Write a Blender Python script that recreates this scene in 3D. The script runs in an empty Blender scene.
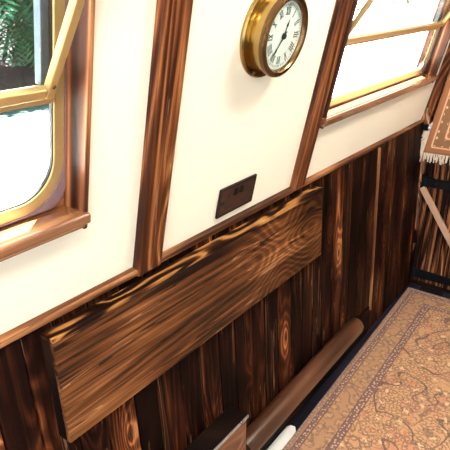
import bpy, bmesh, math, random
from mathutils import Vector, Matrix
random.seed(11)
C = bpy.context.scene.collection
K = 0.75                     # metres per plan unit; all lengths below are plan units
FZ = 1.87                    # height of the eye above the floor
GZ = FZ - 0.719              # height of the gunwale line
TU = math.radians(12.0)      # tumblehome of the cabin side above the gunwale
TL = math.radians(-3.06)     # lean of the lower side
PI = math.pi

# ------------------------------------------------------------------ node helper
class NT:
    def __init__(s, name):
        s.m = bpy.data.materials.new(name); s.m.use_nodes = True
        s.t = s.m.node_tree; s.n = s.t.nodes; s.l = s.t.links
        s.b = s.n['Principled BSDF']
    def node(s, typ, ins=None, **kw):
        nd = s.n.new(typ)
        for k, v in kw.items(): setattr(nd, k, v)
        for k, v in (ins or {}).items(): s.put(nd.inputs[k], v)
        return nd
    def put(s, sock, v):
        if isinstance(v, bpy.types.NodeSocket): s.l.new(v, sock)
        elif isinstance(v, bpy.types.Node): s.l.new(v.outputs[0], sock)
        else: sock.default_value = v
    def math(s, op, a, b=0.0, c=0.0):
        nd = s.node('ShaderNodeMath', operation=op); s.put(nd.inputs[0], a); s.put(nd.inputs[1], b); s.put(nd.inputs[2], c)
        return nd.outputs[0]
    def attr(s, name):
        return s.node('ShaderNodeAttribute', attribute_name=name)
    def scalev(s, vec, sc):
        return s.node('ShaderNodeVectorMath', {0: vec, 1: sc}, operation='MULTIPLY').outputs[0]
    def addv(s, a, b):
        return s.node('ShaderNodeVectorMath', {0: a, 1: b}, operation='ADD').outputs[0]
    def noise(s, vec, scale, detail=3, rough=.5, dist=0.):
        return s.node('ShaderNodeTexNoise', {'Vector': vec, 'Scale': scale, 'Detail': detail, 'Roughness': rough, 'Distortion': dist}).outputs[0]
    def ramp(s, fac, stops, mode='LINEAR'):
        nd = s.node('ShaderNodeValToRGB', {0: fac}); r = nd.color_ramp; r.interpolation = mode
        while len(r.elements) < len(stops): r.elements.new(.5)
        for e, (p, c) in zip(r.elements, stops):
            e.position = p; e.color = (*c, 1) if len(c) == 3 else c
        return nd.outputs[0]
    def val(s, fac, lo, hi, a=0., b=1.):
        return s.node('ShaderNodeMapRange', {0: fac, 1: lo, 2: hi, 3: a, 4: b}).outputs[0]
    def mix(s, fac, a, b, blend='MIX'):
        nd = s.node('ShaderNodeMix', data_type='RGBA', blend_type=blend)
        s.put(nd.inputs[0], fac)
        for i, v in ((6, a), (7, b)):
            s.put(nd.inputs[i], (*v, 1) if isinstance(v, tuple) and len(v) == 3 else v)
        return nd.outputs[2]
    def bump(s, h, strength=.3, dist=.002):
        s.put(s.b.inputs['Normal'], s.node('ShaderNodeBump', {'Height': h, 'Strength': strength, 'Distance': dist}).outputs[0])
    def fin(s, col=None, rough=None, metal=None, **kw):
        for k, v in (('Base Color', col), ('Roughness', rough), ('Metallic', metal)):
            if v is None: continue
            if k == 'Base Color' and isinstance(v, tuple) and len(v) == 3: v = (*v, 1)
            s.put(s.b.inputs[k], v)
        for k, v in kw.items(): s.put(s.b.inputs[k.replace('_', ' ')], v)
        return s.m

def wood(name, stops, rings=26., stretch=.22, across=3.2, fibre=.35, blotch=.3, tone=.35, rough=.35, coat=.0, bump=.25, bscale=3., lines=None, spec=.5, rw=.42, cracks=0., off=0., knots=None):
    """Grain follows the 'grain' attribute: x along the board, y across, z depth."""
    t = NT(name)
    g = t.attr('grain').outputs['Vector']; tn = t.attr('tone').outputs['Fac']
    p = t.scalev(g, (stretch, across*.33, across*.33))
    n = t.noise(p, 3.0, 1.5, .4, .3)
    kf = None
    if knots:                                   # growth rings bend round scattered knots
        kd = t.node('ShaderNodeTexVoronoi', {'Vector': t.addv(t.scalev(g, (knots[0], knots[1], .15)), (.37, .21, .3)), 'Scale': 1., 'Randomness': 1.}, voronoi_dimensions='2D').outputs[0]
        kf = t.val(kd, 0., .4, 1., 0.); kf = t.math('POWER', t.math('MAXIMUM', kf, 0.), 2.)
        n = t.math('MULTIPLY_ADD', kf, .3, n)
    ring = t.math('SINE', t.math('MULTIPLY', n, rings*2.2))
    ring = t.math('MULTIPLY_ADD', ring, .5, .5)
    ring = t.math('POWER', ring, 1.6)
    f = t.noise(t.scalev(g, (.5, 40., 40.)), 3.0, 3, .6)
    bl = t.noise(t.scalev(g, (.55, 2.2, 2.2)), bscale, 3, .55)
    # tone + rings + fibre + blotch -> 0..1
    v = t.math('MULTIPLY_ADD', ring, rw, t.math('MULTIPLY', t.math('SUBTRACT', f, .5), fibre*2))
    v = t.math('ADD', v, t.math('MULTIPLY', t.math('SUBTRACT', bl, .5), blotch*3.2))
    v = t.math('ADD', v, t.math('MULTIPLY', t.math('SUBTRACT', tn, .5), tone*1.6))
    v = t.math('ADD', v, .49-rw*.5+off)
    if knots: v = t.math('MULTIPLY_ADD', kf, knots[2], v)
    col = t.ramp(v, stops)
    if knots: col = t.mix(t.val(kf, .74, .9), col, (.02, .007, .004))
    if lines:                                   # pale raised latewood lines
        k = t.math('GREATER_THAN', t.math('MULTIPLY', ring, t.val(bl, .42, .62)), .72)
        col = t.mix(t.math('MULTIPLY', k, lines[1]), col, lines[0])
    if cracks:                                  # thin dark checks along the grain and thin pale raised ridges
        ck = t.noise(t.scalev(g, (.35, 13., 13.)), 3.0, 1.5, .5)
        k = t.math('LESS_THAN', t.math('ABSOLUTE', t.math('SUBTRACT', ck, .5)), .014)
        col = t.mix(t.math('MULTIPLY', k, cracks), col, (.004, .0015, .001))
        k = t.math('LESS_THAN', t.math('ABSOLUTE', t.math('SUBTRACT', ck, .58)), .007)
        k = t.math('MULTIPLY', k, t.math('GREATER_THAN', bl, .5))
        col = t.mix(t.math('MULTIPLY', k, cracks*.8), col, (.34, .17, .085))
    t.bump(t.math('MULTIPLY_ADD', ring, .6, f), bump, .0015)
    return t.fin(col, t.math('MULTIPLY_ADD', f, .25, rough-.1), 0., Coat_Weight=coat, Coat_Roughness=.15, Specular_IOR_Level=spec)

M = {}
M['plank'] = wood('charred planks', [(0, (.003, .0012, .001)), (.35, (.009, .003, .002)), (.56, (.032, .0085, .004)), (.78, (.1, .027, .009)), (.92, (.24, .075, .023)), (1, (.42, .17, .065))], rings=40, stretch=.12, blotch=.5, tone=.4, fibre=.34, rough=.5, bscale=3.0, across=6.5, spec=.05, rw=.24, cracks=.6, off=-.09, knots=(1.6, 4.2, .45))
M['front'] = wood('brown grained board', [(0, (.007, .0025, .0015)), (.2, (.026, .009, .0035)), (.48, (.095, .031, .0095)), (.75, (.2, .075, .024)), (1, (.4, .2, .085))], rings=62, stretch=.1, across=4.2, fibre=.55, blotch=.5, tone=.1, rough=.38, bump=.5, spec=.22, rw=.24, cracks=.85, off=-.04, knots=(1.5, 3.4, .25))
M['flame'] = wood('dark board with golden figure', [(0, (.005, .002, .0015)), (.38, (.012, .0045, .0025)), (.52, (.06, .02, .007)), (.66, (.3, .13, .038)), (1, (.6, .34, .12))], rings=13, stretch=1.2, across=13, fibre=.2, blotch=.2, tone=.0, rough=.4, bump=.3, spec=.12, off=.05)
M['batten'] = wood('scorched pine batten', [(0, (.012, .004, .002)), (.25, (.05, .014, .006)), (.52, (.15, .046, .015)), (.76, (.3, .115, .038)), (1, (.62, .34, .14))], rings=46, stretch=.1, across=7, fibre=.4, blotch=.34, tone=.2, rough=.45, spec=.12, cracks=.5, off=-.05, knots=(1.1, 4., .15))
M['jamb'] = wood('window lining pine', [(0, (.015, .005, .003)), (.3, (.06, .017, .007)), (.55, (.16, .05, .018)), (.75, (.42, .18, .065)), (.9, (.85, .56, .27)), (1, (.95, .72, .42))], rings=22, stretch=.1, across=7., fibre=.25, blotch=.36, tone=.15, rough=.42, coat=.05, spec=.2, rw=.6, off=-.04)
M['sill'] = wood('varnished sill', [(0, (.08, .028, .012)), (.4, (.2, .08, .033)), (.7, (.36, .165, .072)), (1, (.58, .33, .16))], rings=30, stretch=.12, across=6., fibre=.3, blotch=.12, tone=.1, rough=.2, coat=1., bump=.05, spec=1.)
M['trim'] = wood('gunwale moulding', [(0, (.03, .01, .005)), (.3, (.12, .042, .017)), (.6, (.26, .105, .042)), (1, (.5, .27, .13))], rings=26, stretch=.2, across=5., fibre=.35, blotch=.48, tone=.2, rough=.45, spec=.15, cracks=.5, off=-.13)
M['pole'] = wood('brown varnished pole', [(0, (.022, .008, .004)), (.4, (.062, .023, .011)), (.75, (.115, .046, .022)), (1, (.22, .1, .05))], rings=16, stretch=.2, fibre=.35, blotch=.12, tone=.1, rough=.32, coat=.3)
M['post'] = wood('rough pale post', [(0, (.03, .01, .005)), (.35, (.14, .05, .02)), (.62, (.33, .15, .065)), (1, (.6, .36, .2))], rings=24, stretch=1.2, across=9, fibre=.4, blotch=.35, tone=.2, rough=.6, bump=.8)
M['door'] = wood('beaded door boards', [(0, (.006, .0025, .002)), (.34, (.022, .008, .005)), (.58, (.09, .03, .013)), (.8, (.26, .1, .04)), (1, (.5, .25, .12))], rings=30, stretch=.14, across=6., fibre=.4, blotch=.35, tone=.6, rough=.5, spec=.08, cracks=.9)
M['dark'] = wood('dark stained wood', [(0, (.003, .0015, .0015)), (.5, (.008, .004, .003)), (.85, (.025, .01, .006)), (1, (.08, .032, .016))], rings=30, fibre=.3, blotch=.2, tone=.2, rough=.5, spec=.06)
M['crate'] = wood('brown crate board', [(0, (.04, .014, .008)), (.4, (.13, .05, .026)), (.75, (.24, .105, .055)), (1, (.4, .22, .13))], rings=60, stretch=.5, across=6, fibre=.6, blotch=.2, tone=.1, rough=.32, coat=.3)
M['floor'] = wood('blackened floor boards', [(0, (.004, .004, .008)), (.5, (.009, .009, .018)), (.9, (.022, .022, .04)), (1, (.05, .05, .07))], rings=20, fibre=.2, blotch=.15, tone=.2, rough=.3)

t = NT('cream painted panel')
co = t.node('ShaderNodeTexCoord').outputs['Object']
n = t.noise(co, 3, 3)
M['cream'] = t.fin(t.mix(n, (.80, .755, .64), (.84, .80, .69)), .5)
def simple(name, col, rough=.5, metal=0., var=.12, scale=14., **kw):
    t = NT(name)
    n = t.noise(t.node('ShaderNodeTexCoord').outputs['Object'], scale, 4, .6)
    lo = tuple(c*(1-var) for c in col); hi = tuple(min(1, c*(1+var)) for c in col)
    return t.fin(t.mix(n, lo, hi), t.val(n, .3, .7, rough*.85, min(1, rough*1.15)), metal, **kw)
M['brass'] = simple('lacquered brass', (.4, .27, .095), .24, 1.)
M['brass_dark'] = simple('dark aged brass', (.17, .1, .045), .3, 1.)
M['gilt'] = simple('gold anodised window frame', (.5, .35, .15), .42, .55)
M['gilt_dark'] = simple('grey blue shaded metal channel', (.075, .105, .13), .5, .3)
M['rubber'] = simple('black rubber', (.012, .012, .012), .5)
M['iron'] = simple('black iron', (.004, .004, .005), .6, 0., Specular_IOR_Level=.12)
M['bronze'] = simple('antique bronze', (.075, .04, .03), .38, .7)
M['bronze_dark'] = simple('dark bronze edge', (.02, .012, .01), .4, .7)
M['black'] = simple('black enamel', (.01, .01, .01), .4)
M['dial'] = simple('white enamel dial', (.78, .82, .8), .4, var=.02)
M['steel'] = simple('bright steel', (.6, .64, .72), .3, .8)
M['pale_wood'] = simple('pale planed wood', (.46, .29, .2), .45)
M['liner'] = simple('glossy plum lining strip', (.2, .13, .15), .2, var=.2, Coat_Weight=.5)
M['ceiling'] = simple('white ceiling board', (.8, .78, .72), .6, var=.03)
M['fringe'] = simple('cream cotton fringe', (.62, .52, .42), .9, var=.25, scale=60)
M['binding'] = simple('white binding', (.9, .88, .86), .8)  # also colours the floor strip that stands in for the sun patch
M['bark'] = simple('grey bark', (.1, .085, .08), .9, var=.5)
M['soil'] = simple('stony soil bank', (.004, .0036, .005), .95, var=.5, scale=6)

def glass_mat():
    t = NT('window glass'); t.n.remove(t.b)
    fc = t.node('ShaderNodeLayerWeight', {0: .5}).outputs[1]
    fr = t.math('MULTIPLY_ADD', t.math('POWER', fc, 5.), .7, .03)
    mx = t.node('ShaderNodeMixShader', {0: fr, 1: t.node('ShaderNodeBsdfTransparent', {0: (.96, .99, .98, 1)}), 2: t.node('ShaderNodeBsdfGlossy', {0: (1, 1, 1, 1), 1: .02})})
    t.l.new(mx.outputs[0], t.n['Material Output'].inputs[0]); return t.m
M['glass'] = glass_mat()

def leaf_mat():
    t = NT('green leaves')
    tn = t.attr('tone').outputs['Fac']
    col = t.ramp(tn, [(0, (.002, .011, .006)), (.35, (.006, .032, .016)), (.7, (.018, .085, .042)), (1, (.03, .115, .062))])
    return t.fin(col, .9, 0., Specular_IOR_Level=.03)
M['leaf'] = leaf_mat()

def ground_mat():
    t = NT('pale towpath with grass verge')
    co = t.node('ShaderNodeTexCoord').outputs['Object']
    sx = t.node('ShaderNodeSeparateXYZ', {0: co}); y = sx.outputs[1]
    n = t.noise(co, 1.1, 4, .6)
    k = t.math('ADD', y, t.math('MULTIPLY', t.math('SUBTRACT', n, .5), 2.2))
    gr = t.mix(t.noise(co, 9, 3), (.002, .02, .017), (.007, .035, .028))
    pa = t.mix(t.noise(co, 14, 4), (.66, .66, .64), (.8, .8, .78))
    k2 = t.math('MULTIPLY', t.val(k, 2.7, 4.5), t.math('LESS_THAN', sx.outputs[0], 7.5))
    return t.fin(t.mix(k2, pa, gr), .9)
M['ground'] = ground_mat()

def carpet_mat(name, wall=False):
    """'grain' holds x = distance from the far edge, y = distance from the long edge, z = distance from the nearest edge."""
    t = NT(name)
    g = t.attr('grain').outputs['Vector']
    s = t.node('ShaderNodeSeparateXYZ', {0: g}); e = s.outputs[2]
    p = t.node('ShaderNodeCombineXYZ', {0: s.outputs[0], 1: s.outputs[1], 2: 0.}).outputs[0]
    warp = t.addv(p, t.scalev(t.node('ShaderNodeTexNoise', {'Vector': p, 'Scale': 9., 'Detail': 1.}).outputs[1], (.03, .03, 0)))
    def flowers(scale, r0, r1, r2, rnd=.75):
        v = t.node('ShaderNodeTexVoronoi', {'Vector': warp, 'Scale': scale, 'Randomness': rnd}, voronoi_dimensions='2D')
        d = v.outputs[0]
        pet = t.noise(t.scalev(p, (1, 1, 1)), scale*5, 2)
        d = t.math('ADD', d, t.math('MULTIPLY', t.math('SUBTRACT', pet, .5), .75))
        ring = t.math('MULTIPLY', t.math('GREATER_THAN', d, r1), t.math('LESS_THAN', d, r2))
        core = t.math('LESS_THAN', d, r0)
        return ring, core, v.outputs[1]
    def vines(scale, w, seed):
        q = t.addv(p, (seed, seed*.7, 0))
        n = t.noise(q, scale, 1.0, .4, .4)
        a = t.math('ABSOLUTE', t.math('SUBTRACT', t.math('FRACT', t.math('MULTIPLY', n, 5.)), .5))
        return t.math('LESS_THAN', a, w)
    grit = t.noise(p, 150, 3, .7); cloud = t.noise(p, 3.2, 3)
    field = t.mix(cloud, (.46, .245, .125), (.58, .32, .165))
    ink = (.11, .06, .045)
    r1, c1, col1 = flowers(12., .1, .26, .34)
    r2, c2, _ = flowers(34., .10, .3, .46, .9)
    rose = t.math('GREATER_THAN', t.node('ShaderNodeSeparateColor', {0: col1}).outputs[0], .72)
    f = t.mix(t.math('MULTIPLY', t.math('LESS_THAN', t.noise(p, 7, 2), .42), .45), field, (.5, .2, .12))
    f = t.mix(t.math('MULTIPLY', vines(4.2, .055, 0.), .9), f, ink)
    f = t.mix(t.math('MULTIPLY', vines(9., .07, 7.), .55), f, ink)
    f = t.mix(t.math('MULTIPLY', r2, t.math('MULTIPLY', t.math('GREATER_THAN', cloud, .42), .75)), f, ink)
    f = t.mix(t.math('MULTIPLY', r1, .6), f, (.2, .105, .075))
    f = t.mix(t.math('MULTIPLY', c1, .8), f, t.mix(rose, (.7, .5, .3), (.55, .15, .07)))
    f = t.mix(t.math('MULTIPLY', c2, .35), f, (.72, .5, .3))
    # main border
    bd = t.mix(cloud, (.36, .19, .10), (.46, .25, .13))
    r3_, c3, _ = flowers(15., .14, .22, .38, .5)
    bd = t.mix(t.math('MULTIPLY', vines(8., .08, 3.), .55), bd, ink)
    bd = t.mix(t.math('MULTIPLY', r3_, .55), bd, (.16, .09, .07))
    bd = t.mix(t.math('MULTIPLY', c3, .7), bd, (.52, .3, .15))
    # guards: purple brown with little pale dots
    _, c4, _ = flowers(52., .25, .3, .4, .6)
    gd = t.mix(t.math('MULTIPLY', c4, .8), (.17, .085, .075), (.62, .45, .33))
    def band(a, b): return t.math('MULTIPLY', t.math('GREATER_THAN', e, a), t.math('LESS_THAN', e, b))
    c = t.mix(t.math('GREATER_THAN', e, .185), bd, f)
    c = t.mix(band(.153, .187), c, gd)
    c = t.mix(band(.028, .05), c, gd)
    for a in (.026, .052, .151, .186): c = t.mix(t.math('MULTIPLY', band(a, a+.006), .85), c, (.12, .06, .05))
    c = t.mix(t.math('LESS_THAN', e, .026), c, t.mix(c4, (.34, .19, .13), (.55, .36, .24)))
    c = t.mix(t.math('MULTIPLY', t.math('SUBTRACT', grit, .35), .5), c, (.2, .1, .06))
    t.bump(grit, .5, .002)
    return t.fin(c, .9, 0., Sheen_Weight=.15)
M['carpet'] = carpet_mat('persian carpet pile')

def rug_mat():
    t = NT('hanging rug weave')
    g = t.attr('grain').outputs['Vector']
    s = t.node('ShaderNodeSeparateXYZ', {0: g}); e = s.outputs[2]
    p = t.node('ShaderNodeCombineXYZ', {0: s.outputs[0], 1: s.outputs[1], 2: 0.}).outputs[0]
    def band(a, b): return t.math('MULTIPLY', t.math('GREATER_THAN', e, a), t.math('LESS_THAN', e, b))
    v = t.node('ShaderNodeTexVoronoi', {'Vector': p, 'Scale': 21., 'Randomness': .35}, voronoi_dimensions='2D').outputs[0]
    dots = t.math('LESS_THAN', v, .17)
    n = t.noise(p, 30, 3)
    base = t.mix(n, (.2, .095, .042), (.28, .14, .062))
    outer = t.mix(n, (.27, .105, .042), (.36, .15, .065))
    c = t.mix(t.math('LESS_THAN', e, .038), base, outer)
    c = t.mix(t.math('MULTIPLY', dots, t.math('MULTIPLY', band(.052, .096), .8)), c, (.7, .55, .42))
    for a in (.038, .102): c = t.mix(t.math('MULTIPLY', band(a, a+.01), .9), c, (.72, .4, .24))
    c = t.mix(t.math('MULTIPLY', t.math('GREATER_THAN', e, .112), .5), c, t.mix(dots, (.38, .15, .07), (.75, .6, .45)))
    t.bump(t.noise(p, 160, 2), .4, .002)
    return t.fin(c, .9)
M['rug'] = rug_mat()

# ------------------------------------------------------------------ mesh helper
class MB:
    """Collects shapes (plan units) and builds one mesh with grain and tone attributes."""
    def __init__(s): s.v = []; s.f = []; s.g = []; s.t = []
    def add(s, vs, fs, gs=None, tone=.5):
        o = len(s.v); s.v += [tuple(v) for v in vs]; s.f += [tuple(i+o for i in f) for f in fs]
        s.g += [tuple(x) for x in (gs or vs)]; s.t += [tone]*len(vs); return s
    def prism(s, poly, a, b, axis=0, grain=0, tone=None):
        """poly in the two other axes (cyclic order), extruded along axis from a to b; grain = axis the fibres follow"""
        n = len(poly); vs = []
        for w in (a, b):
            for q in poly:
                p = [0, 0, 0]; p[axis] = w; p[(axis+1) % 3] = q[0]; p[(axis+2) % 3] = q[1]; vs.append(p)
        fs = [tuple(range(n))[::-1], tuple(range(n, 2*n))] + [(i, (i+1) % n, n+(i+1) % n, n+i) for i in range(n)]
        off = [random.uniform(0, 40) for _ in range(3)]
        oth = [i for i in range(3) if i != grain]
        gs = [(p[grain]+off[0], p[oth[0]]+off[1], p[oth[1]]+off[2]) for p in vs]
        return s.add(vs, fs, gs, random.random() if tone is None else tone)
    def box(s, x0, x1, y0, y1, z0, z1, grain=0, tone=None):
        return s.prism([(y0, z0), (y1, z0), (y1, z1), (y0, z1)], x0, x1, 0, grain, tone)
    def lathe(s, prof, seg=48, c=(0, 0, 0), axis=1, tone=.5, a0=0, a1=2*PI):
        """prof: (radius, height along axis) """
        vs = []; n = len(prof)
        for k in range(seg):
            a = a0 + (a1-a0)*k/seg
            for r, h in prof:
                p = [0, 0, 0]; p[axis] = h; p[(axis+1) % 3] = r*math.cos(a); p[(axis+2) % 3] = r*math.sin(a)
                vs.append([p[i]+c[i] for i in range(3)])
        fs = [(k*n+i, k*n+i+1, ((k+1) % seg)*n+i+1, ((k+1) % seg)*n+i) for k in range(seg) for i in range(n-1)]
        gs = [(v[axis], v[(axis+1) % 3]+3, v[(axis+2) % 3]) for v in vs]
        return s.add(vs, fs, gs, tone)
    def bar(s, a, b, w, d, up=(0, 1, 0), tone=.5):
        a = Vector(a); b = Vector(b); x = (b-a).normalized(); u = Vector(up); z = x.cross(u).normalized(); u = z.cross(x)
        vs = [p + z*w/2*i + u*d/2*j for p in (a, b) for i, j in ((-1, -1), (1, -1), (1, 1), (-1, 1))]
        L = (b-a).length; off = random.uniform(0, 30)
        gs = [(q*L+off, i*w/2, j*d/2) for q in (0, 1) for i, j in ((-1, -1), (1, -1), (1, 1), (-1, 1))]
        return s.add(vs, [(3, 2, 1, 0), (4, 5, 6, 7)] + [(i, (i+1) % 4, 4+(i+1) % 4, 4+i) for i in range(4)], gs, tone)
    def ring(s, outer, inner, y0, y1):
        """closed frame between two loops in x,z, from y0 to y1"""
        n = len(outer); vs = []
        for lp, y in ((outer, y0), (inner, y0), (inner, y1), (outer, y1)): vs += [(p[0], y, p[1]) for p in lp]
        fs = [(j*n+i, j*n+(i+1) % n, ((j+1) % 4)*n+(i+1) % n, ((j+1) % 4)*n+i) for j in range(4) for i in range(n)]
        return s.add(vs, fs)
    def build(s, name, mat, parent=None, bevel=0, smooth=False, seg=2):
        me = bpy.data.meshes.new(name)
        me.from_pydata([tuple(c*K for c in v) for v in s.v], [], s.f); me.update()
        ga = me.attributes.new('grain', 'FLOAT_VECTOR', 'POINT'); ga.data.foreach_set('vector', [c for g in s.g for c in g])
        ta = me.attributes.new('tone', 'FLOAT', 'POINT'); ta.data.foreach_set('value', s.t)
        bm = bmesh.new(); bm.from_mesh(me); bmesh.ops.recalc_face_normals(bm, faces=bm.faces); bm.to_mesh(me); bm.free()
        me.materials.append(M[mat])
        if smooth:
            for p in me.polygons: p.use_smooth = True
            me.set_sharp_from_angle(angle=math.radians(35))
        o = bpy.data.objects.new(name, me); C.objects.link(o)
        if parent: o.parent = parent
        if bevel:
            b = o.modifiers.new('Bevel', 'BEVEL'); b.width = bevel*K; b.segments = seg; b.limit_method = 'ANGLE'; b.angle_limit = math.radians(40)
        return o

def empty(name, loc=(0, 0, 0), rot=(0, 0, 0)):
    o = bpy.data.objects.new(name, None); C.objects.link(o); o.empty_display_size = .05
    o.location = [c*K for c in loc]; o.rotation_euler = rot; return o
def tag(o, label=None, cat=None, group=None, kind=None):
    for k, v in (('label', label), ('category', cat), ('group', group), ('kind', kind)):
        if v: o[k] = v
    return o
def place(o, loc, rot=(0, 0, 0)):
    o.location = [c*K for c in loc]; o.rotation_euler = rot; return o
UP = ((0, 1, GZ), (TU, 0, 0))        # frame of the upper side: x along, y outward, z up the panel
LO = ((0, 1.0, GZ), (TL, 0, 0))      # frame of the lower side
def upw(u, v, n=0):                  # point on the upper side, n = distance into the cabin
    return (u, 1 - v*math.sin(TU) - n*math.cos(TU), GZ + v*math.cos(TU) - n*math.sin(TU))

# ------------------------------------------------------------------ setting
X0, XE, YR, ZC = -1.7, 3.42, -1.55, 2.52
fl = MB()
yy = YR
while yy < 1.06:
    fl.box(X0, XE+.1, yy, yy+.158, -.06, 0, 0); yy += .16
floor_ob = tag(fl.build('floor', 'floor', bevel=.003), 'blackened dark floor boards along the cabin', kind='structure')
tag(MB().box(X0, XE+.1, YR-.05, .8, ZC, ZC+.05).build('ceiling', 'ceiling'), 'pale cabin ceiling above the frame', kind='structure')

# upper cream side with two window openings
O1, O2 = (-.62, .712), (1.872, 3.245); VB, VT = .225, 1.03
w = MB(); zt = 1.44
w.box(X0, O1[0], 0, .11, -.06, zt).box(O1[1], O2[0], 0, .11, -.06, zt).box(O2[1], XE+.16, 0, .11, -.06, zt)
for a, b in (O1, O2): w.box(a, b, 0, .11, -.06, VB).box(a, b, 0, .11, VT, zt)
wl = place(tag(w.build('wall_left', 'cream'), 'cream painted upper side of the cabin, leaning in', kind='structure'), *UP)

# lower planked side; the gunwale line falls a little towards the far end
sv = lambda u: .02-.0155*(u-.5)
w = MB(); u = X0; k = 0
while u < 2.64:
    wd = .088 + .018*random.random()
    b = min(u+wd, 2.655)
    w.prism([(u, -.003), (b, -.003), (b, .05), (u, .05)], -1.16, sv(b)-.01, 2, 2, tone=[.62, .3, .5, .75, .25, .55, .4][k % 7]+random.uniform(-.1, .1))
    w.prism([(b, .006), (b+.004, .006), (b+.004, .05), (b, .05)], -1.16, sv(b)-.01, 2, 2, tone=0.)
    u = b+.004; k += 1
lw = place(tag(w.build('wall_left', 'plank', bevel=.0035), 'dark scorched vertical planking below the gunwale', kind='structure'), *LO)
w = MB(); u = 2.66; k = 0
while u < XE:
    b = u+.106
    w.box(u, b, -.012, .05, -1.16, sv(b)-.01, 2, tone=[.45, .6, .35, .55][k % 4]); u = b+.004; k += 1
place(tag(w.build('wall_left', 'plank', bevel=.004), 'scorched plank bay between the pale strip and the end door', kind='structure'), *LO)

def trim(n, mb, mat, label, frame=None, bevel=.004):
    o = tag(mb.build('trim_%d' % n, mat, bevel=bevel), label, kind='structure')
    if frame: place(o, *frame)
    return o
trim(1, MB().prism([(sv(X0)-.02, X0), (sv(XE)-.02, XE-.01), (sv(XE), XE-.01), (sv(X0), X0)], -.02, .02, 1, 0, .6), 'trim', 'narrow brown moulding under the cream panels', UP)
trim(2, MB().box(.896, .993, -.024, .01, -.012, zt, 2, .55), 'batten', 'scorched pine batten between the left window and the clock', UP, .008)
trim(3, MB().box(1.752, 1.842, -.024, .01, -.012, zt, 2, .5), 'batten', 'scorched pine batten between the clock and the right window', UP, .008)
trim(4, MB().box(2.655, 2.661, -.017, .01, -1.02, -.045, 2, .85), 'trim', 'thin pale upright strip on the dark planking', LO, .002)
trim(5, MB().box(XE-.06, XE+.02, -.05, .02, .0, zt, 2, .4), 'batten', 'brown corner upright beside the hanging rug', UP, .006)
bs = MB().box(1.2, 2.64, -.014, .01, -1.16, -.985, 0, .7)
place(tag(bs.build('baseboard_left', 'dark', bevel=.004), 'dark skirting under the planking', kind='structure'), *LO)

# far end: wall and boarded door
w = MB().prism([(YR-.05, 0), (.95, 0), (1.01, GZ), (1.01-1.43*math.sin(TU), GZ+1.43*math.cos(TU)), (YR-.05, ZC)], XE, XE+.06, 0, 2)
tag(w.build('wall_back', 'dark'), 'dark end wall of the cabin', kind='structure')
tag(MB().box(X0, XE+.1, YR-.03, YR, 0, ZC).build('wall_right', 'cream'), 'cream opposite side of the cabin', kind='structure')
tag(MB().box(-4, 6, .6, 1.05, GZ+1.42, GZ+1.45, 0).build('trim_8', 'ceiling'), 'unseen roof eave added outside to keep the sun off the carpet', kind='structure')  # unseen eave added so the sun reaches the sills but not the carpet

door = tag(empty('door_1', (XE, 0, 0)), 'boarded end door of dark beaded planks with black strap hinges', kind='structure')
w = MB(); y = .93; k = 0
while y > -.1:
    wd = .034 if k % 5 else .03
    if k % 7 == 6: wd = .075
    w.box(-.03, 0, y-wd, y, .0, 1.6, 2, tone=.25+.5*random.random() if wd < .07 else .95)
    w.box(-.018, 0, y-wd-.008, y-wd, .0, 1.6, 2, tone=0); y -= wd+.008; k += 1
w.build('plank_panel', 'door', door, bevel=.008)
for zc, y0 in ((.728, .965), (.072, .95)):
    h = MB().prism([(y0, zc-.032), (y0, zc+.032), (.45, zc+.022), (.45, zc-.022)], -.046, -.03, 0, 0)
    h.prism([(y0+.012, zc-.045), (y0+.012, zc+.045), (y0-.04, zc+.045), (y0-.04, zc-.045)], -.05, -.029, 0, 0)
    hb = h.build('strap_hinge', 'iron', door, bevel=.003)
    for yk in (.935, .87, .76, .62): MB().lathe([(0, -.056), (.008, -.054), (.011, -.046)], 10, (0, 0, 0), 0).build('bolt', 'iron', hb).location = (0, yk*K, zc*K)
b = MB().bar((-.043, .945, .69), (-.043, .5, .05), .036, .024, (1, 0, 0)); b.build('diagonal_brace', 'pale_wood', door, bevel=.003)
# rough pale door post in the corner
w = MB(); N = 26; vs = []; fs = []
for i in range(N+1):
    z = 1.2*i/N
    j = lambda s: random.uniform(-s, s)
    vs += [(XE-.062+j(.006), .936+j(.008)+.022*z, z), (XE-.066+j(.006), .985+j(.008)+.022*z, z), (XE, .99+.022*z, z), (XE, .936+.022*z, z)]
for i in range(N):
    for q in range(4): fs.append((i*4+q, i*4+(q+1) % 4, i*4+4+(q+1) % 4, i*4+4+q))
fs += [(3, 2, 1, 0), tuple(N*4+q for q in range(4))]
w.add(vs, fs, [(v[2], v[1]*1.0, v[0]) for v in vs], .75)
trim(6, w, 'post', 'rough pale corner post beside the boarded door', None, 0)
trim(7, MB().box(XE-.06, XE, YR, .96, 0, .012, 1, .4), 'dark', 'dark threshold under the boarded door', None, .003)

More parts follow.
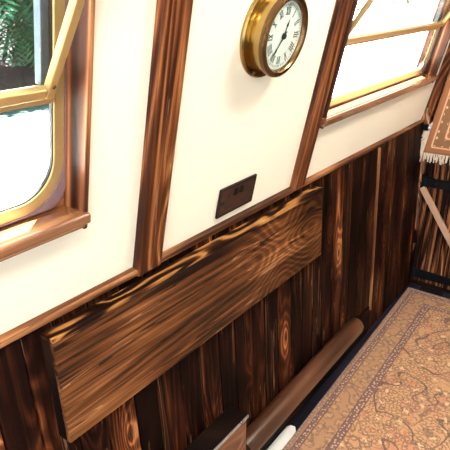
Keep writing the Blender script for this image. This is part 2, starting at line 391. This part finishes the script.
# ------------------------------------------------------------------ windows
def rrect(x0, x1, z0, z1, r, n=10):
    out = []
    for cx, cz, a0 in ((x1-r, z0+r, -PI/2), (x1-r, z1-r, 0), (x0+r, z1-r, PI/2), (x0+r, z0+r, PI)):
        for k in range(n+1):
            a = a0+PI/2*k/n; out.append((cx+r*math.cos(a), cz+r*math.sin(a)))
    return out
def window(n, O, label):
    a, b = O
    root = tag(empty('window_%d' % n, *UP), label, kind='structure')
    ja = .012
    for x0, x1 in ((a, a+ja), (b-ja, b)):
        MB().box(x0, x1, -.022, .1, VB, VT, 2, .62).build('jamb', 'jamb', root, bevel=.004)
    MB().box(a+ja, b-ja, -.022, .1, VT-ja, VT, 0).build('head', 'jamb', root, bevel=.004)
    # sill: level top, rounded nose and a cove under it;  (y, z)
    s = MB().prism([(.1, .247), (-.03, .274), (-.036, .27), (-.036, .25), (-.03, .246), (-.022, .246), (.1, .2315)], a-.012, b-.004, 0, 0, .55)
    sl = s.build('sill', 'sill', root, bevel=.003)
    MB().box(a-.004, b-.01, -.026, .0, .234, .247, 0, .5).build('cove', 'sill', sl, bevel=.004)
    i0, i1, z0, z1 = a+ja, b-ja, .264, VT-ja
    # backing board with rounded opening (dark), plum liner strip, gilt frame
    rect = []
    lp = rrect(i0+.006, i1-.006, z0+.004, z1-.004, .12)
    for k, p in enumerate(lp):
        q = k//11
        cxx, czz = ((i1, .24), (i1, z1), (i0, z1), (i0, .24))[q]
        tt = (k % 11)/10
        if q in (0, 2): 
            pt = (cxx, czz) if abs(tt-.5) < .01 else ((p[0], czz) if tt < .5 else (cxx, p[1]))
        else:
            pt = (cxx, czz) if abs(tt-.5) < .01 else ((cxx, p[1]) if tt < .5 else (p[0], czz))
        rect.append(pt)
    MB().ring(rect, lp, .05, .076).build('corner_board', 'jamb', root)
    MB().ring(rrect(i0+.001, i1-.001, z0+.001, z1-.001, .05), rrect(i0+.0035, i1-.0035, z0+.0035, z1-.0035, .114), .043, .05).build('liner_strip', 'liner', root, smooth=True)
    fr = MB().ring(rrect(i0+.003, i1-.003, z0+.003, z1-.003, .115), rrect(i0+.031, i1-.031, z0+.033, z1-.033, .088), .045, .062).build('window_frame', 'gilt', root, bevel=.003, smooth=True)
    MB().ring(rrect(i0+.0305, i1-.0305, z0+.0325, z1-.0325, .09), rrect(i0+.034, i1-.034, z0+.036, z1-.036, .087), .048, .056).build('gasket', 'rubber', fr, smooth=True)
    MB().box(i0+.028, i1-.028, .04, .075, .512, .542, 0).build('transom', 'gilt', root, bevel=.004)
    for sx in (0, 1):
        x0 = i0+.034 if sx == 0 else i1-.034-.02
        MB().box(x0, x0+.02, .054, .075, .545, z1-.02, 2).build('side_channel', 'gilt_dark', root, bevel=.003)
    g = MB(); lo = rrect(i0+.032, i1-.032, z0+.038, .518, .084)
    lo = [p for p in lo]
    gp = [(x, z) for x, z in lo]
    # lower pane: rounded bottom corners, square top under the transom
    gp = [p for k, p in enumerate(lo) if k//11 in (0, 3)]
    br = gp[:11]; bl = gp[11:]
    poly = bl + br + [(i1-.032, .52), (i0+.032, .52)]
    vs = [(x, y, z) for y in (.05, .053) for x, z in poly]; m = len(poly)
    g.add(vs, [tuple(range(m))[::-1], tuple(range(m, 2*m))] + [(i, (i+1) % m, m+(i+1) % m, m+i) for i in range(m)])
    g.build('pane', 'glass', root)
    # hopper vent: hinged on the transom, tipped into the cabin
    h0, h1, L = i0+.047, i1-.047, .43
    f = MB().box(h0, h0+.02, -.009, .009, 0, L, 2).box(h1-.02, h1, -.009, .009, 0, L, 2).box(h0+.02, h1-.02, -.009, .009, 0, .024, 0).box(h0+.02, h1-.02, -.009, .009, L-.03, L, 0)
    hf = f.build('hopper_frame', 'gilt', root, bevel=.003)
    hf.location = (0, .03*K, .534*K); hf.rotation_euler = (math.radians(23), 0, 0)
    MB().box(h0+.019, h1-.019, -.003, .003, .02, L-.02).build('hopper_pane', 'glass', hf)
    for xx in (h0+.01, h1-.01): MB().lathe([(0, -.012), (.004, -.011), (.005, -.008)], 10, (xx, 0, .03)).build('screw', 'brass_dark', hf)
    return root
window(1, O1, 'left window with gold frame, tipped hopper and varnished sill')
window(2, O2, 'right window with gold frame and long varnished sill')

# ------------------------------------------------------------------ box panel on the lower side
bp = tag(empty('boxed_wall_panel', (.585, 1-.003, GZ-.031), (TL, .0155, 0)), 'long brown grained board boxed out from the dark planking below the gunwale', 'wooden panel')
L_, D_, H_ = 1.365, .047, .31
MB().box(0, L_, -D_, -D_+.014, -H_, -.012, 0, .5).build('front_board', 'front', bp, bevel=.003)
tag(MB().box(-.0, L_, -D_-.002, -.0, -.012, 0, 0, .5).build('top_board', 'flame', bp, bevel=.002), 'dark top board with golden figured grain')
tag(MB().box(0, .014, -D_+.014, 0, -H_, -.012, 2, .3).build('side_board', 'dark', bp, bevel=.002), 'dark end board')
tag(MB().box(L_-.014, L_, -D_+.014, 0, -H_, -.012, 2, .3).build('side_board', 'dark', bp, bevel=.002), 'dark end board')
MB().box(.014, L_-.014, -D_+.014, 0, -H_, -H_+.014, 0, .4).build('bottom_board', 'dark', bp)

# ------------------------------------------------------------------ socket
so = tag(empty('power_socket', upw(1.362, .09), (TU, 0, 0)), 'bronze double power socket plate on the cream panel below the clock', 'socket')
pl = MB().box(-.1, .1, -.008, 0, -.052, .052).build('face_plate', 'bronze', so, bevel=.003)
MB().ring([(-.1005, -.0525), (.1005, -.0525), (.1005, .0525), (-.1005, .0525)], [(-.093, -.045), (.093, -.045), (.093, .045), (-.093, .045)], -.0085, -.001).build('edge_rim', 'bronze_dark', pl)
for sx in (-.048, .048):
    MB().box(sx-.004, sx+.004, -.0092, -.006, .008, .026).box(sx-.019, sx-.009, -.0092, -.006, -.026, -.019).box(sx+.009, sx+.019, -.0092, -.006, -.026, -.019).build('pin_slot', 'black', so)
for sx in (-.016, .016):
    MB().prism([(-.008, .012), (-.014, .014), (-.010, .036), (-.008, .036)], sx-.009, sx+.009, 0, 0).build('switch', 'bronze_dark', so, bevel=.001)
for sx in (-.082, .082): MB().lathe([(0, -.011), (.005, -.0105), (.006, -.008)], 12, (sx, 0, 0)).build('screw', 'bronze_dark', so)

# ------------------------------------------------------------------ clock
ck = tag(empty('wall_clock', upw(1.364, .622), (TU, 0, 0)), 'round brass ship clock with white roman dial on the cream panel', 'clock')
bf = MB().lathe([(0, 0), (.132, 0), (.132, -.006), (.128, -.011), (.118, -.013), (.112, -.013), (0, -.013)], 72).build('base_flange', 'brass', ck, smooth=True)
for k in range(3):
    a = PI*(.5+2/3*k)+.6; MB().lathe([(0, -.0165), (.004, -.016), (.005, -.012)], 10, (.122*math.cos(a), 0, .122*math.sin(a))).build('screw', 'brass_dark', bf)
MB().lathe([(.108, -.012), (.109, -.016), (.109, -.05), (.0, -.05)], 72).build('case', 'brass', ck, smooth=True)
MB().lathe([(.109, -.048), (.1145, -.05), (.1155, -.056), (.1135, -.063), (.107, -.067), (.1, -.066), (.0955, -.061), (.0935, -.053), (.0935, -.0505)], 72).build('bezel', 'brass_dark', ck, smooth=True)
dl = MB().lathe([(.0945, -.0495), (.0945, -.053), (0, -.053)], 64).build('dial', 'dial', ck)
nm = MB()
def stroke(cx, cz, ang, x0, z0, x1, z1, w):
    ca, sa = math.cos(ang), math.sin(ang)
    def T(x, z): return (cx+x*ca-z*sa, 0, cz+x*sa+z*ca)
    p0, p1 = T(x0, z0), T(x1, z1)
    d = Vector((p1[0]-p0[0], 0, p1[2]-p0[2])).normalized(); q = Vector((-d.z, 0, d.x))*w/2
    vs = [(p[0]+s*q.x, y, p[2]+s*q.z) for y in (-.0532, -.0537) for p, s in ((p0, -1), (p1, -1), (p1, 1), (p0, 1))]
    nm.add(vs, [(3, 2, 1, 0), (4, 5, 6, 7)] + [(i, (i+1) % 4, 4+(i+1) % 4, 4+i) for i in range(4)])
NUM = ['XII', 'I', 'II', 'III', 'IIII', 'V', 'VI', 'VII', 'VIII', 'IX', 'X', 'XI']
for h in range(12):
    th = PI/2 - h*PI/6; ang = th-PI/2; R_ = .067
    cx, cz = R_*math.cos(th), R_*math.sin(th); s = NUM[h]
    wid = {'I': .0062, 'V': .012, 'X': .012}; tot = sum(wid[c] for c in s); x = -tot/2; hh = .0095
    for c in s:
        m_ = x+wid[c]/2
        if c == 'I': stroke(cx, cz, ang, m_, -hh, m_, hh, .0026)
        elif c == 'V': stroke(cx, cz, ang, m_-.0042, hh, m_, -hh, .0026); stroke(cx, cz, ang, m_+.0042, hh, m_, -hh, .0018)
        else: stroke(cx, cz, ang, m_-.0042, hh, m_+.0042, -hh, .0026); stroke(cx, cz, ang, m_+.0042, hh, m_-.0042, -hh, .0018)
        x += wid[c]
    for e in (-hh, hh): stroke(cx, cz, ang, -tot/2, e, tot/2, e, .001)
for k in range(60):
    th = k*PI/30; r0, r1 = (.0815, .0875) if k % 5 else (.0795, .0875)
    stroke(0, 0, th-PI/2, 0, r0, 0, r1, .0012 if k % 5 else .0022)
nm.build('numerals', 'black', dl)
def hand(name, deg, ln, w, y, tail):
    th = math.radians(90-deg); d = Vector((math.cos(th), 0, math.sin(th))); q = Vector((-d.z, 0, d.x))
    pts = [(-tail, w*.5), (0, w*.6), (ln*.55, w*.35), (ln*.66, w*1.1), (ln*.78, w*.5), (ln, .0006)]
    vs = []
    for yy_ in (y, y-.0012):
        vs += [tuple(d*l+q*v+Vector((0, yy_, 0))) for l, v in pts] + [tuple(d*l-q*v+Vector((0, yy_, 0))) for l, v in reversed(pts)]
    m = len(pts)*2
    MB().add(vs, [tuple(range(m))[::-1], tuple(range(m, 2*m))] + [(i, (i+1) % m, m+(i+1) % m, m+i) for i in range(m)]).build(name, 'black', ck)
hand('hour_hand', 18, .046, .0042, -.0545, .012)
hand('minute_hand', 217, .074, .0032, -.0562, .016)
MB().lathe([(0, -.0605), (.007, -.06), (.0085, -.0575), (.0085, -.053)], 20).build('hub', 'black', ck, smooth=True)
MB().lathe([(0, -.0645), (.05, -.0637), (.0935, -.0612), (.0935, -.0606), (.05, -.0631), (0, -.0639)], 48).build('crystal', 'glass', ck, smooth=True)

# ------------------------------------------------------------------ floor things
cp = empty('patterned_carpet', (3.239, .898, 0), (0, 0, math.radians(1.4)))
tag(cp, 'tan and orange floral patterned carpet with bordered edge on the dark floor', 'carpet')
def rug_mesh(L, W, nx, ny, zf):
    vs, gs, fs = [], [], []
    for i in range(nx+1):
        for j in range(ny+1):
            x, y = L*i/nx, W*j/ny
            vs.append((-x, -y, zf(x, y))); gs.append((x, y, min(x, y, W-y, L-x)))
    for i in range(nx):
        for j in range(ny):
            a = i*(ny+1)+j; fs.append((a, a+1, a+ny+2, a+ny+1))
    return vs, fs, gs
LC, WC = 3.3, 1.5
vs, fs, gs = rug_mesh(LC, WC, 110, 50, lambda x, y: .014+.0015*math.sin(7*x+2*y)*math.sin(5*y))
# the field needs the exact edge distance per point, so the border bands are resolved by dense rows
m = MB().add(vs, fs, gs)
ct = m.build('pile', 'carpet', cp, smooth=True)
sd = ct.modifiers.new('Solidify', 'SOLIDIFY'); sd.thickness = .009; sd.offset = -1
bnd = MB().box(0, .014, -WC, 0, .0005, .0165, 1); tag(bnd.build('end_binding', 'binding', cp, bevel=.003), 'white bound edge at the far end')

st_ = tag(MB().prism([(p[0], p[1]) for p in [(1.2, .868), (1.66, .868), (1.69, .872), (1.712, .888), (1.708, .91), (1.69, .922), (1.2, .922)]], 0, .006, 2, 0).build('sun_patch_strip', 'binding', bevel=.002), 'white round-ended strip added between pole and carpet as a patch of sunlight', 'sun patch')  # white strip added where sunlight would whiten the dark floor
po = tag(empty('round_pole', (1.29, .893, .215)), 'round brown pole fixed along the foot of the plank wall', 'pole')
r_ = .047
prof = [(0, 0), (r_, 0), (r_, 1.04), (r_*.9, 1.06), (r_*.6, 1.073), (0, 1.078)]
MB().lathe(prof, 28, axis=0).build('pole_shaft', 'pole', po, smooth=True)
for xx in (.2, .98):
    MB().box(xx-.02, xx+.02, -.01, .075, -.06, -.03).box(xx-.02, xx+.02, .04, .07, -.06, .0).build('wall_bracket', 'iron', po, bevel=.003)

cr = tag(empty('wooden_box', (.55, .852, 0)), 'slim wooden box with brown front and dark lid standing by the plank wall', 'box')
zt_, dy, lx = .445, .075, .705
MB().box(0, lx, 0, .012, 0, zt_-.012, 0, .6).build('front_board', 'crate', cr, bevel=.003)
MB().box(0, lx, dy-.012, dy, 0, zt_-.012, 0, .3).build('back_board', 'dark', cr, bevel=.003)
for x in (0, lx-.012): MB().box(x, x+.012, .012, dy-.012, 0, zt_-.012, 2, .5).build('end_board', 'dark', cr)
tag(MB().box(-.003, lx+.003, -.004, dy+.003, zt_-.012, zt_, 0, .2).build('lid', 'dark', cr, bevel=.003), 'dark lid')
tag(MB().box(-.003, lx+.003, -.007, -.003, zt_-.012, zt_-.001, 0).build('lid_sunlit_edge', 'steel', cr), 'bright strip added along the lid as its sunlit edge')  # sunlit rim of the lid, put in as a bright steel-coloured strip

# ------------------------------------------------------------------ hanging rug on the end wall
rg = tag(empty('hanging_rug', (XE-.055, .966, .925)), 'orange brown bordered rug with cream fringe hanging beside the boarded door', 'rug')
vs, gs, fs = [], [], []
W_, H2 = 1.0, 1.3; nx, ny = 60, 60
for i in range(nx+1):
    for j in range(ny+1):
        x, z = W_*i/nx, H2*j/ny
        vs.append((.012*math.sin(9*x)*(1-z/H2)*.6 - .03 + .02*z, -x - .17*z*(1-x), z)); gs.append((x, z, min(x, z)))
for i in range(nx):
    for j in range(ny):
        a = i*(ny+1)+j; fs.append((a, a+1, a+ny+2, a+ny+1))
rw = MB().add(vs, fs, gs).build('weave', 'rug', rg, smooth=True)
rw.modifiers.new('Solidify', 'SOLIDIFY').thickness = .006
fg = MB()
for k in range(150):
    x = W_*k/150+random.uniform(-.003, .003); y0 = -x; dx = .012*math.sin(9*x)*.6-.03
    l = .045+random.uniform(-.012, .014); s = random.uniform(-.012, .012)
    fg.bar((dx, y0, .004), (dx-.004+random.uniform(-.006, .006), y0+s, -l), .0065, .004, (1, 0, 0))
for k in range(34):
    z = .2*k/34; y0 = -.17*z
    fg.bar((-.03+.02*z, y0-.004, z), (-.028+.02*z+random.uniform(-.01, .01), y0+.03+random.uniform(-.012, .016), z-.03+random.uniform(-.02, .02)), .008, .004, (1, 0, 0))
fg.build('fringe', 'fringe', rg)
lt = tag(empty('cabin_hook', (3.335, .95, 1.085)), 'small bright metal hook in the corner beside the hanging rug', 'hook')
MB().box(-.012, .012, .0, .03, -.018, .018).build('hook_plate', 'iron', lt, bevel=.002)
MB().lathe([(0, -.02), (.014, -.016), (.016, -.006), (.01, 0)], 16).build('hook_knob', 'steel', lt, smooth=True)

# ------------------------------------------------------------------ outside
GR = .33
g = MB().add([(-30, 1.9, 0), (90, 1.9, 0), (90, 60, 0), (-30, 60, 0)], [(0, 1, 2, 3)])
go = g.build('ground', 'ground'); place(go, (0, 0, GR)); tag(go, 'pale path and grass verge outside the windows', kind='structure')
bk = MB(); vs = []; fs = []
nx_, ny_ = 40, 8
for i in range(nx_+1):
    for j in range(ny_+1):
        x = -3+14*i/nx_; y = 7.2+3*j/ny_
        vs.append((x, y, GR-.05+1.6*math.sin(j/ny_*PI/2)+.12*math.sin(x*3+j)+random.uniform(-.08, .08)))
for i in range(nx_):
    for j in range(ny_):
        a = i*(ny_+1)+j; fs.append((a, a+1, a+ny_+2, a+ny_+1))
tag(bk.add(vs, fs).build('ground', 'soil', smooth=True), 'stony bank behind the grass verge', kind='structure')

def bush(name, x, y, z, rad, h, nf, label, seed, size=1.):
    rnd = random.Random(seed)
    root = tag(empty(name, (x, y, z)), label, 'bush')
    st = MB()
    for k in range(6):
        a = rnd.uniform(0, 2*PI); st.bar((0, 0, 0), (rad*.5*math.cos(a), rad*.5*math.sin(a), h*.6), .035, .035, (0, 1, .1))
    st.build('stem', 'bark', root)
    lf = MB()
    for k in range(nf):
        a = rnd.uniform(0, 2*PI); el = rnd.uniform(-.6, 1)
        rr_ = rad*(.75+.3*rnd.random())
        b0 = Vector((rr_*math.cos(a)*math.cos(el), rr_*math.sin(a)*math.cos(el), h*.5+h*.5*math.sin(el)))
        d = Vector((math.cos(a)+rnd.uniform(-.7, .7), math.sin(a)+rnd.uniform(-.7, .7), rnd.uniform(-1.0, .3))).normalized()
        sd_ = d.cross(Vector((rnd.uniform(-.4, .4), rnd.uniform(-.4, .4), 1))).normalized()
        ln = size*rnd.uniform(.4, .75); tn = min(1, max(0, rnd.gauss(.68, .2)))
        for q in range(9):
            t_ = q/9; c = b0 + d*ln*t_ - Vector((0, 0, .35*ln*t_*t_)); wl_ = ln*.4*math.sin(PI*(.18+.8*t_))
            for s in (-1, 1):
                tip = c + sd_*s*wl_ + d*wl_*.55 - Vector((0, 0, wl_*.25))
                e1 = d*ln*.045
                lf.add([c-e1*.4, c+(tip-c)*.45-e1, tip, c+(tip-c)*.45+e1], [(0, 1, 2, 3)], tone=min(1, max(0, tn+rnd.uniform(-.12, .12))))
    lf.build('foliage', 'leaf', root)
    return root
B = [(5.55, 9.0, 1.75, 3.2, 2300), (.4, 8.9, 1.1, 2.4, 250)]
LB = ['pale green leafy bush seen through the left pane of the left window', 'leafy green bush behind the hopper of the left window', 'leafy bush beyond the left edge of the frame', 'leafy bush beyond the cream wall']
for i in (0, 1): bush('leafy_bush', B[i][0], B[i][1], GR+.25, B[i][2], B[i][3], B[i][4], LB[i], 5+i, 1.)
bush('leafy_bush', 43.5, 16.6, GR, 2.6, 3.4, 160, 'distant blue green bush seen through the top of the right window', 9, 2.2)

# ------------------------------------------------------------------ light
W = bpy.data.worlds.new('World'); bpy.context.scene.world = W; W.use_nodes = True
bg = W.node_tree.nodes['Background']; bg.inputs[0].default_value = (.86, .93, 1, 1); bg.inputs[1].default_value = 5.
def light(name, typ, loc, energy, col, rot=(0, 0, 0), **kw):
    d = bpy.data.lights.new(name, typ); d.energy = energy; d.color = col
    for k, v in kw.items(): setattr(d, k, v)
    o = bpy.data.objects.new(name, d); C.objects.link(o); o.location = [c*K for c in loc]; o.rotation_euler = rot; return o
sun = light('sun', 'SUN', (3, 4, 9), 150, (1, .97, .92), Vector((-.4, -.12, -1)).to_track_quat('-Z', 'Y').to_euler(), angle=math.radians(.5))
for x, y, e in ((.2, .15, 14), (1.7, .15, 14), (2.8, .0, 10)):
    light('ceiling_fill', 'AREA', (x, y, ZC-.03), e, (1, .9, .77), (0, 0, 0), shape='DISK', size=.22)  # unseen fill lights added under the ceiling to brighten the cabin

# ------------------------------------------------------------------ camera
cam = bpy.data.cameras.new('camera'); co_ = bpy.data.objects.new('camera', cam); C.objects.link(co_)
co_.location = (0, 0, FZ*K)
a_, b_, c_ = math.radians(-53.014), math.radians(66.223), math.radians(-.404)
co_.rotation_euler = (Matrix.Rotation(a_, 3, 'Z') @ Matrix.Rotation(b_, 3, 'X') @ Matrix.Rotation(c_, 3, 'Z')).to_euler()
cam.sensor_width = 36; cam.lens = 36*535.9/450; cam.clip_start = .02; cam.clip_end = 500
sc = bpy.context.scene; sc.camera = co_
sc.view_settings.view_transform = 'Standard'; sc.view_settings.look = 'None'
sc.view_settings.gamma = 1; sc.view_settings.use_curve_mapping = False
sc.view_settings.exposure = 0
sc.cycles.use_denoising = True
sc.cycles.max_bounces = 8
